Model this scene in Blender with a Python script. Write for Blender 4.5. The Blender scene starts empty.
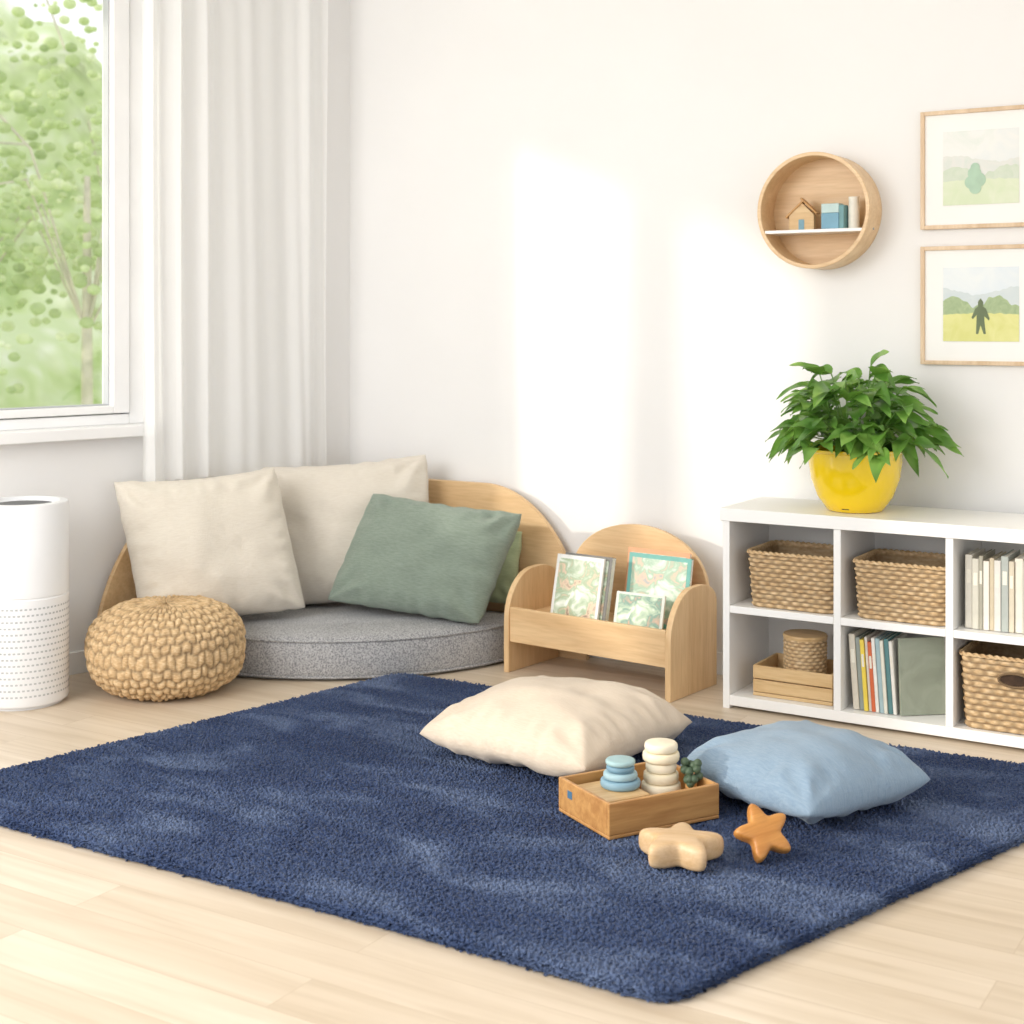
import bpy, bmesh, math, random
import numpy as np
from mathutils import Matrix, Vector, noise
random.seed(7); np.random.seed(7)
scene=bpy.context.scene
PI=math.pi
TH=math.radians(31.5); C=math.cos(TH); SN=math.sin(TH)
def S(X,Y): return (X*C-Y*SN, X*SN+Y*C)     # survey axes -> room axes
def T(x,y,z): return Matrix.Translation((x,y,z))
def RZ(d): return Matrix.Rotation(math.radians(d),4,'Z')
def RX(d): return Matrix.Rotation(math.radians(d),4,'X')
def RY(d): return Matrix.Rotation(math.radians(d),4,'Y')
I4=Matrix.Identity(4)
# ---------------------------------------------------------------- materials
def lin(c):
    return tuple(((v/255)/12.92 if v/255<=.04045 else ((v/255+.055)/1.055)**2.4) for v in c)+(1,)
def newmat(name):
    m=bpy.data.materials.new(name); m.use_nodes=True
    nt=m.node_tree; b=nt.nodes['Principled BSDF']
    return m,nt,b
def N(nt,t,**k):
    n=nt.nodes.new(t)
    for a,v in k.items(): setattr(n,a,v)
    return n
def L(nt,a,b): nt.links.new(a,b)
def ramp(nt,fac,stops):
    r=N(nt,'ShaderNodeValToRGB')
    e=r.color_ramp.elements
    while len(e)<len(stops): e.new(.5)
    for i,(p,c) in enumerate(stops):
        e[i].position=p; e[i].color=lin(c)
    L(nt,fac,r.inputs[0]); return r
def coords(nt,scale=(1,1,1),rot=(0,0,0),kind='Object'):
    tc=N(nt,'ShaderNodeTexCoord'); mp=N(nt,'ShaderNodeMapping')
    mp.inputs['Scale'].default_value=scale; mp.inputs['Rotation'].default_value=rot
    L(nt,tc.outputs[kind],mp.inputs[0]); return mp.outputs[0]
def mixrgb(nt,f,a,b,mode='MIX'):
    m=N(nt,'ShaderNodeMix',data_type='RGBA',blend_type=mode)
    if isinstance(f,(int,float)): m.inputs[0].default_value=f
    else: L(nt,f,m.inputs[0])
    for i,v in ((6,a),(7,b)):
        if isinstance(v,tuple): m.inputs[i].default_value=v
        else: L(nt,v,m.inputs[i])
    return m.outputs[2]
def bump(nt,b,h,strength=.3,dist=.01):
    n=N(nt,'ShaderNodeBump'); n.inputs['Strength'].default_value=strength; n.inputs['Distance'].default_value=dist
    L(nt,h,n.inputs['Height']); L(nt,n.outputs[0],b.inputs['Normal'])
def plain(name,c,rough=.5,var=.04,scale=6,metal=0,coat=0,bmp=0,bscale=60):
    m,nt,b=newmat(name)
    co=coords(nt); n=N(nt,'ShaderNodeTexNoise'); n.inputs['Scale'].default_value=scale; n.inputs['Detail'].default_value=3
    L(nt,co,n.inputs['Vector'])
    d=tuple(max(0,v*(1-var)) for v in c); e=tuple(min(255,v*(1+var)) for v in c)
    r=ramp(nt,n.outputs[0],[(.3,d),(.7,e)]); L(nt,r.outputs[0],b.inputs['Base Color'])
    b.inputs['Roughness'].default_value=rough; b.inputs['Metallic'].default_value=metal
    b.inputs['Coat Weight'].default_value=coat
    if bmp:
        n2=N(nt,'ShaderNodeTexNoise'); n2.inputs['Scale'].default_value=bscale; n2.inputs['Detail'].default_value=4
        L(nt,co,n2.inputs['Vector']); bump(nt,b,n2.outputs[0],bmp,.004)
    return m
def wood(name,c1,c2,axis='x',scale=1.0,rough=.42):
    m,nt,b=newmat(name)
    s={'x':(1.2,14,14),'y':(14,1.2,14),'z':(14,14,1.2)}[axis]
    co=coords(nt,tuple(v*scale for v in s))
    n=N(nt,'ShaderNodeTexNoise'); n.inputs['Scale'].default_value=1.6; n.inputs['Detail'].default_value=6; n.inputs['Distortion'].default_value=.6
    L(nt,co,n.inputs['Vector'])
    n2=N(nt,'ShaderNodeTexNoise'); n2.inputs['Scale'].default_value=9; n2.inputs['Detail'].default_value=4
    L(nt,co,n2.inputs['Vector'])
    r=ramp(nt,n.outputs[0],[(.32,c2),(.62,c1)])
    r2=ramp(nt,n2.outputs[0],[(.3,(235,230,222)),(.6,(255,255,255))])
    L(nt,mixrgb(nt,.6,r.outputs[0],r2.outputs[0],'MULTIPLY'),b.inputs['Base Color'])
    b.inputs['Roughness'].default_value=rough
    bump(nt,b,n2.outputs[0],.08,.002)
    return m
def fabric(name,c,c2=None,strength=.35,mott=40,marl=None):
    m,nt,b=newmat(name)
    c2=c2 or tuple(v*.93 for v in c)
    n=N(nt,'ShaderNodeTexNoise'); n.inputs['Scale'].default_value=mott; n.inputs['Detail'].default_value=5
    cs=coords(nt,(1,9,1)); L(nt,cs,n.inputs['Vector'])
    r=ramp(nt,n.outputs[0],[(.35,c2),(.65,c)]); col=r.outputs[0]
    if marl:
        n4=N(nt,'ShaderNodeTexNoise'); n4.inputs['Scale'].default_value=170; n4.inputs['Detail'].default_value=2; L(nt,coords(nt),n4.inputs['Vector'])
        col=mixrgb(nt,.75,col,ramp(nt,n4.outputs[0],[(.36,marl),(.6,(255,255,255))]).outputs[0],'MULTIPLY')
    L(nt,col,b.inputs['Base Color'])
    w1=N(nt,'ShaderNodeTexNoise'); w1.inputs['Scale'].default_value=60; w1.inputs['Detail'].default_value=3; L(nt,coords(nt,(12,1,1)),w1.inputs['Vector'])
    w2=N(nt,'ShaderNodeTexNoise'); w2.inputs['Scale'].default_value=60; w2.inputs['Detail'].default_value=3; L(nt,coords(nt,(1,12,1)),w2.inputs['Vector'])
    ad=N(nt,'ShaderNodeMath',operation='ADD'); L(nt,w1.outputs[0],ad.inputs[0]); L(nt,w2.outputs[0],ad.inputs[1])
    bump(nt,b,ad.outputs[0],strength,.004)
    b.inputs['Roughness'].default_value=.92; b.inputs['Sheen Weight'].default_value=.2; b.inputs['Specular IOR Level'].default_value=.2
    return m
def watercolor(name,cols,scale=14):
    m,nt,b=newmat(name)
    n=N(nt,'ShaderNodeTexNoise'); n.inputs['Scale'].default_value=scale; n.inputs['Detail'].default_value=4; n.inputs['Distortion'].default_value=1.2
    L(nt,coords(nt),n.inputs['Vector'])
    k=len(cols); r=ramp(nt,n.outputs[0],[(.3+.42*i/(k-1),c) for i,c in enumerate(cols)])
    L(nt,r.outputs[0],b.inputs['Base Color']); b.inputs['Roughness'].default_value=.45
    return m

M_wall=plain('wall_paint',(241,240,239),.85,.006,2,bmp=.04,bscale=120)
M_ceil=plain('ceiling_paint',(247,247,247),.9,.005)
M_trim=plain('trim_white',(246,246,246),.45,.008)
M_white=plain('white_laminate',(246,245,243),.38,.01,3)
M_plastic=plain('white_plastic',(242,243,245),.35,.008)
M_gray=plain('dark_gray_plastic',(92,94,98),.5,.05)
M_slot=plain('slot_gray',(188,190,193),.6,.03)
M_birch=wood('birch_wood',(234,200,154),(222,184,136),'x')
M_birchz=wood('birch_wood_vertical',(234,200,154),(222,184,136),'z')
M_pine=wood('pine_wood',(234,202,160),(220,184,138),'x')
M_frame=wood('frame_wood',(228,202,170),(212,182,146),'z')
M_tray=wood('tray_wood',(200,152,94),(174,124,72),'x',1.6)
M_crate=wood('crate_wood',(222,190,142),(204,166,114),'x',1.4)
M_yellow=plain('yellow_glaze',(250,212,20),.14,.01,coat=.5)
M_soil_shade=plain('soil_and_hole_shade',(60,44,32),.95,.2,40,bmp=.6)  # pot soil; also the painted shade in the basket's hand hole
M_cream=fabric('cream_linen',(236,228,214),(229,220,205),strength=.6)
M_cream2=fabric('cream_linen_light',(234,226,213),(227,218,204),strength=.6)
M_sage=fabric('sage_linen',(154,167,154),(138,153,138),strength=.8)
M_sage2=fabric('pale_sage_linen',(190,202,164),(176,190,150))
M_beige=fabric('beige_cotton',(228,212,193),(221,204,183),strength=.5)
M_blue=fabric('blue_cotton',(148,169,188),(134,157,179),strength=.5)
M_graycush=fabric('gray_marl',(198,197,197),(179,179,181),mott=60,strength=.6,marl=(150,151,155))
M_cov=plain('page_paper',(240,236,226),.7,.03,80)

def floor_mat():
    m,nt,b=newmat('oak_floor')
    co=coords(nt)
    br=N(nt,'ShaderNodeTexBrick'); br.offset=.37; br.inputs['Scale'].default_value=1
    br.inputs['Brick Width'].default_value=1.9; br.inputs['Row Height'].default_value=.145
    br.inputs['Mortar Size'].default_value=.0013; br.inputs['Mortar Smooth'].default_value=.3
    br.inputs['Color1'].default_value=(0,0,0,1); br.inputs['Color2'].default_value=(1,1,1,1); br.inputs['Mortar'].default_value=(.5,.5,.5,1)
    L(nt,co,br.inputs['Vector'])
    n=N(nt,'ShaderNodeTexNoise'); n.inputs['Scale'].default_value=1.5; n.inputs['Detail'].default_value=7; n.inputs['Distortion'].default_value=.5
    mp=coords(nt,(1.1,16,1)); 
    addv=N(nt,'ShaderNodeVectorMath',operation='ADD'); L(nt,mp,addv.inputs[0])
    sc=N(nt,'ShaderNodeVectorMath',operation='SCALE'); L(nt,br.outputs['Color'],sc.inputs[0]); sc.inputs['Scale'].default_value=7
    L(nt,sc.outputs[0],addv.inputs[1]); L(nt,addv.outputs[0],n.inputs['Vector'])
    r=ramp(nt,n.outputs[0],[(.28,(211,193,170)),(.5,(223,207,186)),(.72,(232,217,198))])
    rb=ramp(nt,br.outputs['Color'],[(0,(240,237,232)),(1,(255,255,255))])
    c=mixrgb(nt,1.0,r.outputs[0],rb.outputs[0],'MULTIPLY')
    c=mixrgb(nt,br.outputs['Fac'],c,lin((198,178,153)))
    L(nt,c,b.inputs['Base Color']); b.inputs['Roughness'].default_value=.36
    inv=N(nt,'ShaderNodeMath',operation='SUBTRACT'); inv.inputs[0].default_value=1; L(nt,br.outputs['Fac'],inv.inputs[1])
    bump(nt,b,inv.outputs[0],.2,.001)
    return m
M_floor=floor_mat()
def rug_mat():
    m,nt,b=newmat('blue_shag_wool')
    co=coords(nt)
    n=N(nt,'ShaderNodeTexNoise'); n.inputs['Scale'].default_value=2.4; n.inputs['Detail'].default_value=5; n.inputs['Distortion'].default_value=.8
    L(nt,coords(nt,(1,2.2,1),(0,0,.5)),n.inputs['Vector'])
    n2=N(nt,'ShaderNodeTexNoise'); n2.inputs['Scale'].default_value=75; n2.inputs['Detail'].default_value=2; L(nt,co,n2.inputs['Vector'])
    r=ramp(nt,n.outputs[0],[(.36,(58,73,108)),(.52,(70,86,121)),(.68,(106,122,154))])  # brushed pile tone; lighter streaks also put sunlight on the rug into colour
    r2=ramp(nt,n2.outputs[0],[(.3,(200,203,210)),(.65,(255,255,255))])
    L(nt,mixrgb(nt,.8,r.outputs[0],r2.outputs[0],'MULTIPLY'),b.inputs['Base Color'])
    b.inputs['Roughness'].default_value=1.0; b.inputs['Sheen Weight'].default_value=.12; b.inputs['Specular IOR Level'].default_value=.0
    return m
M_rug=rug_mat()
def wick(name,c1,c2,c3,scale=50,dk=.62):
    m,nt,b=newmat(name)
    n=N(nt,'ShaderNodeTexNoise'); n.inputs['Scale'].default_value=scale; n.inputs['Detail'].default_value=3
    L(nt,coords(nt,(1,1,2.5)),n.inputs['Vector'])
    r=ramp(nt,n.outputs[0],[(.3,c3),(.5,c2),(.68,c1)])
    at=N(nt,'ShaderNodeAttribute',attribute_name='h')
    dk=mixrgb(nt,at.outputs['Fac'],lin(tuple(v*dk for v in c3)),r.outputs[0])  # gaps between strands darkened in the colour, in place of shade
    L(nt,dk,b.inputs['Base Color']); b.inputs['Roughness'].default_value=.75
    return m
M_wick=wick('wicker',(228,200,160),(212,180,136),(188,152,108))
M_jute=wick('jute',(230,202,160),(214,182,138),(196,160,114),70,.66)
def curtain_mat():
    m,nt,b=newmat('sheer_linen_curtain')
    nt.nodes.remove(b); out=nt.nodes['Material Output']
    d=N(nt,'ShaderNodeBsdfDiffuse'); d.inputs[0].default_value=lin((255,255,254))
    t=N(nt,'ShaderNodeBsdfTranslucent'); t.inputs[0].default_value=lin((255,255,254))
    tr=N(nt,'ShaderNodeBsdfTransparent')
    w=N(nt,'ShaderNodeTexNoise'); w.inputs['Scale'].default_value=90; L(nt,coords(nt,(1,1,.08)),w.inputs['Vector'])
    bp=N(nt,'ShaderNodeBump'); bp.inputs['Strength'].default_value=.12; bp.inputs['Distance'].default_value=.003; L(nt,w.outputs[0],bp.inputs['Height'])
    L(nt,bp.outputs[0],d.inputs['Normal'])
    m1=N(nt,'ShaderNodeMixShader'); m1.inputs[0].default_value=.35; L(nt,d.outputs[0],m1.inputs[1]); L(nt,t.outputs[0],m1.inputs[2])
    m2=N(nt,'ShaderNodeMixShader'); m2.inputs[0].default_value=.18; L(nt,m1.outputs[0],m2.inputs[1]); L(nt,tr.outputs[0],m2.inputs[2])
    L(nt,m2.outputs[0],out.inputs[0]); return m
M_curt=curtain_mat()
def glass_mat():
    m,nt,b=newmat('window_glass'); nt.nodes.remove(b); out=nt.nodes['Material Output']
    tr=N(nt,'ShaderNodeBsdfTransparent'); g=N(nt,'ShaderNodeBsdfGlossy'); g.inputs['Roughness'].default_value=.02
    mx=N(nt,'ShaderNodeMixShader'); mx.inputs[0].default_value=.05
    L(nt,tr.outputs[0],mx.inputs[1]); L(nt,g.outputs[0],mx.inputs[2]); L(nt,mx.outputs[0],out.inputs[0]); return m
M_glass=glass_mat()
def foliage_mat(name='soft_foliage',hedge=False):
    m,nt,b=newmat(name)
    co=coords(nt)
    n=N(nt,'ShaderNodeTexNoise'); n.inputs['Scale'].default_value=1.1; n.inputs['Detail'].default_value=2.5 if hedge else 6; n.inputs['Roughness'].default_value=.62; L(nt,co,n.inputs['Vector'])
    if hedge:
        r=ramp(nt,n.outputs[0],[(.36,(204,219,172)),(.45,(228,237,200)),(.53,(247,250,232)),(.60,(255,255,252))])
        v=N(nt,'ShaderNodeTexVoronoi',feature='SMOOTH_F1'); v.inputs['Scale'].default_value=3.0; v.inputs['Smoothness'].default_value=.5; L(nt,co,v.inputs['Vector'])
        q=ramp(nt,v.outputs[0],[(.12,(255,255,254)),(.5,(226,236,206))])  # pale blobs paint blurred bright spots into the foliage colour
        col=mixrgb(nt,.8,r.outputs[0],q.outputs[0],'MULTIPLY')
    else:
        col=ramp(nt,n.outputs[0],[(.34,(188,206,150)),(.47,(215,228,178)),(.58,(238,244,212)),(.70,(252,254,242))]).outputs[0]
    L(nt,col,b.inputs['Base Color']); b.inputs['Roughness'].default_value=1; b.inputs['Specular IOR Level'].default_value=0
    out=nt.nodes['Material Output']; t=N(nt,'ShaderNodeBsdfTranslucent'); L(nt,col,t.inputs[0])
    mx=N(nt,'ShaderNodeMixShader'); mx.inputs[0].default_value=.5
    L(nt,b.outputs[0],mx.inputs[1]); L(nt,t.outputs[0],mx.inputs[2]); L(nt,mx.outputs[0],out.inputs[0])
    return m
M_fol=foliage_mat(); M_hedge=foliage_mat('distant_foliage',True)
def leaf_mat():
    m,nt,b=newmat('leaf_green')
    n=N(nt,'ShaderNodeTexNoise'); n.inputs['Scale'].default_value=10; L(nt,coords(nt),n.inputs['Vector'])
    r=ramp(nt,n.outputs[0],[(.3,(74,120,50)),(.5,(106,154,66)),(.7,(154,194,98))])
    L(nt,r.outputs[0],b.inputs['Base Color']); b.inputs['Roughness'].default_value=.35
    out=nt.nodes['Material Output']; t=N(nt,'ShaderNodeBsdfTranslucent'); t.inputs[0].default_value=lin((140,186,76))
    mx=N(nt,'ShaderNodeMixShader'); mx.inputs[0].default_value=.22
    L(nt,b.outputs[0],mx.inputs[1]); L(nt,t.outputs[0],mx.inputs[2]); L(nt,mx.outputs[0],out.inputs[0])
    return m
M_leaf=leaf_mat()
# ---------------------------------------------------------------- mesh helpers
def link(o,parent=None):
    scene.collection.objects.link(o)
    if parent is not None: o.parent=parent
    return o
def mk(name,verts,faces,mat,parent=None,M=None,smooth=False,bevel=0,sub=0,attr=None,segs=2):
    me=bpy.data.meshes.new(name); me.from_pydata([tuple(v) for v in verts],[],faces)
    if mat is not None:
        for mm in (mat if isinstance(mat,(list,tuple)) else [mat]): me.materials.append(mm)
    if smooth: me.polygons.foreach_set('use_smooth',[True]*len(me.polygons))
    if attr is not None:
        a=me.attributes.new('h','FLOAT','POINT'); a.data.foreach_set('value',attr)
    me.update()
    o=bpy.data.objects.new(name,me)
    if M is not None: o.matrix_world=M
    link(o,parent)
    if bevel:
        b=o.modifiers.new('b','BEVEL'); b.width=bevel; b.segments=segs; b.limit_method='ANGLE'
        me.polygons.foreach_set('use_smooth',[True]*len(me.polygons))
        o.modifiers.new('wn','WEIGHTED_NORMAL')
    if sub:
        b=o.modifiers.new('s','SUBSURF'); b.levels=sub; b.render_levels=sub
    return o
def boxes(bl):
    V=[];F=[]
    for (x0,y0,z0,x1,y1,z1) in bl:
        k=len(V)
        V+=[(x0,y0,z0),(x1,y0,z0),(x1,y1,z0),(x0,y1,z0),(x0,y0,z1),(x1,y0,z1),(x1,y1,z1),(x0,y1,z1)]
        F+=[(k,k+3,k+2,k+1),(k+4,k+5,k+6,k+7),(k,k+1,k+5,k+4),(k+1,k+2,k+6,k+5),(k+2,k+3,k+7,k+6),(k+3,k,k+4,k+7)]
    return V,F
def box(name,b,mat,parent=None,M=None,bevel=.002):
    V,F=boxes(b if isinstance(b,list) else [b]); return mk(name,V,F,mat,parent,M,bevel=bevel)
def prism(name,pts,axis,a,b,mat,parent=None,M=None,bevel=.003):
    def P(p,d):
        return {'x':(d,p[0],p[1]),'y':(p[0],d,p[1]),'z':(p[0],p[1],d)}[axis]
    n=len(pts); V=[P(p,a) for p in pts]+[P(p,b) for p in pts]
    F=[tuple(range(n)),tuple(range(2*n-1,n-1,-1))]+[(i,i+n,(i+1)%n+n,(i+1)%n) for i in range(n)]
    o=mk(name,V,F,mat,parent,M)
    bm=bmesh.new(); bm.from_mesh(o.data); bmesh.ops.recalc_face_normals(bm,faces=bm.faces); bm.to_mesh(o.data); bm.free()
    if bevel:
        m=o.modifiers.new('b','BEVEL'); m.width=bevel; m.segments=2; m.limit_method='ANGLE'; m.angle_limit=math.radians(40)
        o.data.polygons.foreach_set('use_smooth',[True]*len(o.data.polygons)); o.modifiers.new('wn','WEIGHTED_NORMAL')
    return o
def lathe(name,prof,mat,parent=None,M=None,segs=48,smooth=True,caps=True,sx=1,sy=1):
    V=[];F=[];n=len(prof)
    for (r,z) in prof:
        for j in range(segs):
            a=2*PI*j/segs; V.append((r*math.cos(a)*sx,r*math.sin(a)*sy,z))
    for i in range(n-1):
        for j in range(segs):
            F.append((i*segs+j,i*segs+(j+1)%segs,(i+1)*segs+(j+1)%segs,(i+1)*segs+j))
    if caps:
        if prof[0][0]>1e-6: F.append(tuple(range(segs))[::-1])
        if prof[-1][0]>1e-6: F.append(tuple(range((n-1)*segs,n*segs)))
    o=mk(name,V,F,mat,parent,M,smooth=False)
    bm=bmesh.new(); bm.from_mesh(o.data); bmesh.ops.remove_doubles(bm,verts=bm.verts,dist=1e-5)
    bmesh.ops.recalc_face_normals(bm,faces=bm.faces); bm.to_mesh(o.data); bm.free()
    if smooth:
        o.data.polygons.foreach_set('use_smooth',[True]*len(o.data.polygons))
        try: o.data.set_sharp_from_angle(angle=math.radians(40))
        except Exception: pass
    return o
def group(name,M):
    e=bpy.data.objects.new(name,None); e.empty_display_size=.1; e.matrix_world=M
    scene.collection.objects.link(e); return e
def tube(name,pts,r,mat,parent=None,segs=8):
    cu=bpy.data.curves.new(name,'CURVE'); cu.dimensions='3D'; cu.bevel_depth=r; cu.bevel_resolution=segs//4
    sp=cu.splines.new('POLY'); sp.points.add(len(pts)-1)
    for i,p in enumerate(pts): sp.points[i].co=(*p,1)
    cu.materials.append(mat); o=bpy.data.objects.new(name,cu); link(o,parent); return o

# ---------------------------------------------------------------- room
WY=5.13; CX=-3.990
LW=Matrix(((-.246,.9693,0,CX),(-.9693,-.246,0,WY),(0,0,1,0),(0,0,0,1)))  # left wall frame: x along wall, y into room
ZC=3.15
mk('floor',*boxes([(-6.2,-1.5,-.1,4.2,5.35,0)]),M_floor)
box('wall_back',(-4.1,WY,0,4.2,WY+.15,ZC),M_wall,bevel=0)
box('ceiling',(-6.0,.6,ZC,4.2,5.3,ZC+.1),M_ceil,bevel=0)
T0,T1,Z0,Z1=1.0,3.3,.94,3.0
box('wall_left',[(-.03,-.15,0,T0,0,ZC),(T0,-.15,0,T1,0,Z0),(T0,-.15,Z1,T1,0,ZC),(T1,-.15,0,4.3,0,ZC)],M_wall,M=LW,bevel=0)
box('baseboard_back',(CX+.02,WY-.014,0,4.2,WY-.001,.085),M_trim,bevel=.003)
box('baseboard_left',(.02,.001,0,4.3,.014,.085),M_trim,M=LW,bevel=.003)
w=group('window_1',LW)
FY0,FY1=-.12,-.03
MU=2.20
box('frame',[(T0,FY0,Z0,T0+.075,FY1,Z1),(T1-.055,FY0,Z0,T1,FY1,Z1),(T0+.075,FY0,Z0,T1-.055,FY1,Z0+.04),(T0+.075,FY0,Z1-.05,T1-.055,FY1,Z1),(MU,FY0,Z0+.04,MU+.06,FY1,Z1-.05)],M_trim,w,bevel=.004)
def sash(a,b,nm):
    box(nm,[(a,FY0+.01,Z0+.045,a+.070,FY1+.012,Z1-.055),(b-.065,FY0+.01,Z0+.045,b,FY1+.012,Z1-.055),(a+.070,FY0+.01,Z0+.045,b-.065,FY1+.012,Z0+.075),(a+.070,FY0+.01,Z1-.12,b-.065,FY1+.012,Z1-.055)],M_trim,w,bevel=.004)
    box(nm+'_gasket',[(a+.0705,-.09,Z0+.076,a+.076,-.05,Z1-.121),(a+.076,-.09,Z0+.076,b-.066,-.05,Z0+.080)],M_slot,w,bevel=0)
    box(nm+'_glass',(a+.071,-.075,Z0+.076,b-.066,-.07,Z1-.121),M_glass,w,bevel=0)
sash(T0+.08,MU-.005,'sash_1'); sash(MU+.065,T1-.06,'sash_2')
box('frame_gap',(T0+.0755,-.11,Z0+.045,T0+.0795,-.04,Z1-.055),M_slot,w,bevel=0)
box('sill',(T0-.03,-.02,Z0-.045,T1+.05,.06,Z0-.001),M_trim,w,bevel=.004)

def curtain():
    nu,nv=300,30; V=[];F=[]
    zt,zb=3.10,.715
    for j in range(nv+1):
        v=j/nv; z=zt+(zb-zt)*v
        for i in range(nu+1):
            u=i/nu
            t=.20+(1.080-.20)*u
            ph=2*PI*(5.6*u+.5*math.sin(5*u+1.3))
            amp=.015+.009*math.sin(7*u+2)
            off=.092+amp*math.sin(ph+.7*math.sin(2.4*v+u*6))+.005*math.sin(2.6*ph+v*3+1)+.006*math.sin(v*5+u*9)
            t+=.008*math.sin(ph*1.0+1.2)+ .015*v*(u-.5)
            V.append((t,off,z+.006*math.sin(ph)*(1 if j==nv else 0)))
    for j in range(nv):
        for i in range(nu):
            a=j*(nu+1)+i; F.append((a,a+1,a+nu+2,a+nu+1))
    e=group('sheer_curtain',LW)
    mk('cloth',V,F,M_curt,e,smooth=True)
    box('track',(.04,.08,3.102,3.4,.12,3.148),M_trim,e)
curtain()

# ---------------------------------------------------------------- outside trees (leaf clumps on branches)
def trees():
    rng=np.random.default_rng(5)
    bm=bmesh.new(); bmesh.ops.create_icosphere(bm,subdivisions=2,radius=1); bm.verts.ensure_lookup_table()
    sv=np.array([v.co[:] for v in bm.verts]); sf=np.array([[v.index for v in f.verts] for f in bm.faces]); bm.free()
    spots=[(-10.6,9.6,2.7,1.9,700),(-13.2,9.0,3.2,2.5,700),(-10.2,6.6,1.6,1.5,400),(-13.5,12.8,3.4,2.6,500),(-9.6,11.4,2.9,1.9,400),(-13.4,6.2,2.4,2.1,500),(-12.0,8.0,.6,1.8,500)]
    bark=plain('bark',(214,206,190),.9,.08)
    for k,(x,y,z,r,cnt) in enumerate(spots):
        cl=rng.normal(0,1,(18,3)); cl/=np.linalg.norm(cl,axis=1,keepdims=True); cl*=r*rng.uniform(.35,.95,(18,1))
        ci=rng.integers(0,18,cnt); P=cl[ci]+rng.normal(0,r*.19,(cnt,3))
        R=rng.uniform(.025,.075,cnt)
        V=(sv[None]*R[:,None,None]*np.array([1,1,.8])+P[:,None,:]).reshape(-1,3)
        F=(sf[None]+(np.arange(cnt)*len(sv))[:,None,None]).reshape(-1,3)
        me=bpy.data.meshes.new('foliage'); me.vertices.add(len(V)); me.vertices.foreach_set('co',V.ravel())
        me.loops.add(F.size); me.loops.foreach_set('vertex_index',F.ravel()); me.polygons.add(len(F)); me.polygons.foreach_set('loop_start',np.arange(len(F))*3)
        me.polygons.foreach_set('use_smooth',np.ones(len(F),bool)); me.update(calc_edges=True); me.materials.append(M_fol)
        e=group('garden_tree',T(x,y,-.99))
        o=bpy.data.objects.new('foliage',me); o.location=(0,0,z+1.0); link(o,e)
        lathe('trunk',[(.07,0),(.05,z*.6+.6),(.03,z+1)],bark,e,segs=12)
        for c in cl[:9]:
            tube('branch',[(0,0,z*.6+.6),(c[0]*.5,c[1]*.5,z+1+c[2]*.3),(c[0],c[1],z+1+c[2])],.012,bark,e)
    V=[];F=[];nu,nv=150,60
    for j in range(nv+1):
        for i in range(nu+1):
            a=math.radians(60+110*i/nu); hgt=4.6+1.6*noise.noise(Vector((i*.12,0,3)))+.5*noise.noise(Vector((i*.5,0,8)))
            z=-.99+(hgt+1)*j/nv; R=17.5+1.2*noise.noise(Vector((i*.11,z*.8,1)))+.5*noise.noise(Vector((i*.4,z*2.2,5)))+1.2*(j/nv)**3
            V.append((R*math.cos(a)-1.0,R*math.sin(a)-1.0,z))
    for j in range(nv):
        for i in range(nu):
            q=j*(nu+1)+i; F.append((q,q+1,q+nu+2,q+nu+1))
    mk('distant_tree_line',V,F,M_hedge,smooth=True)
trees()
mk('garden_lawn',*boxes([(-30,-12,-1.2,-6.4,30,-1.0)]),plain('grass',(206,222,170),.95,.12,3))

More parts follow.
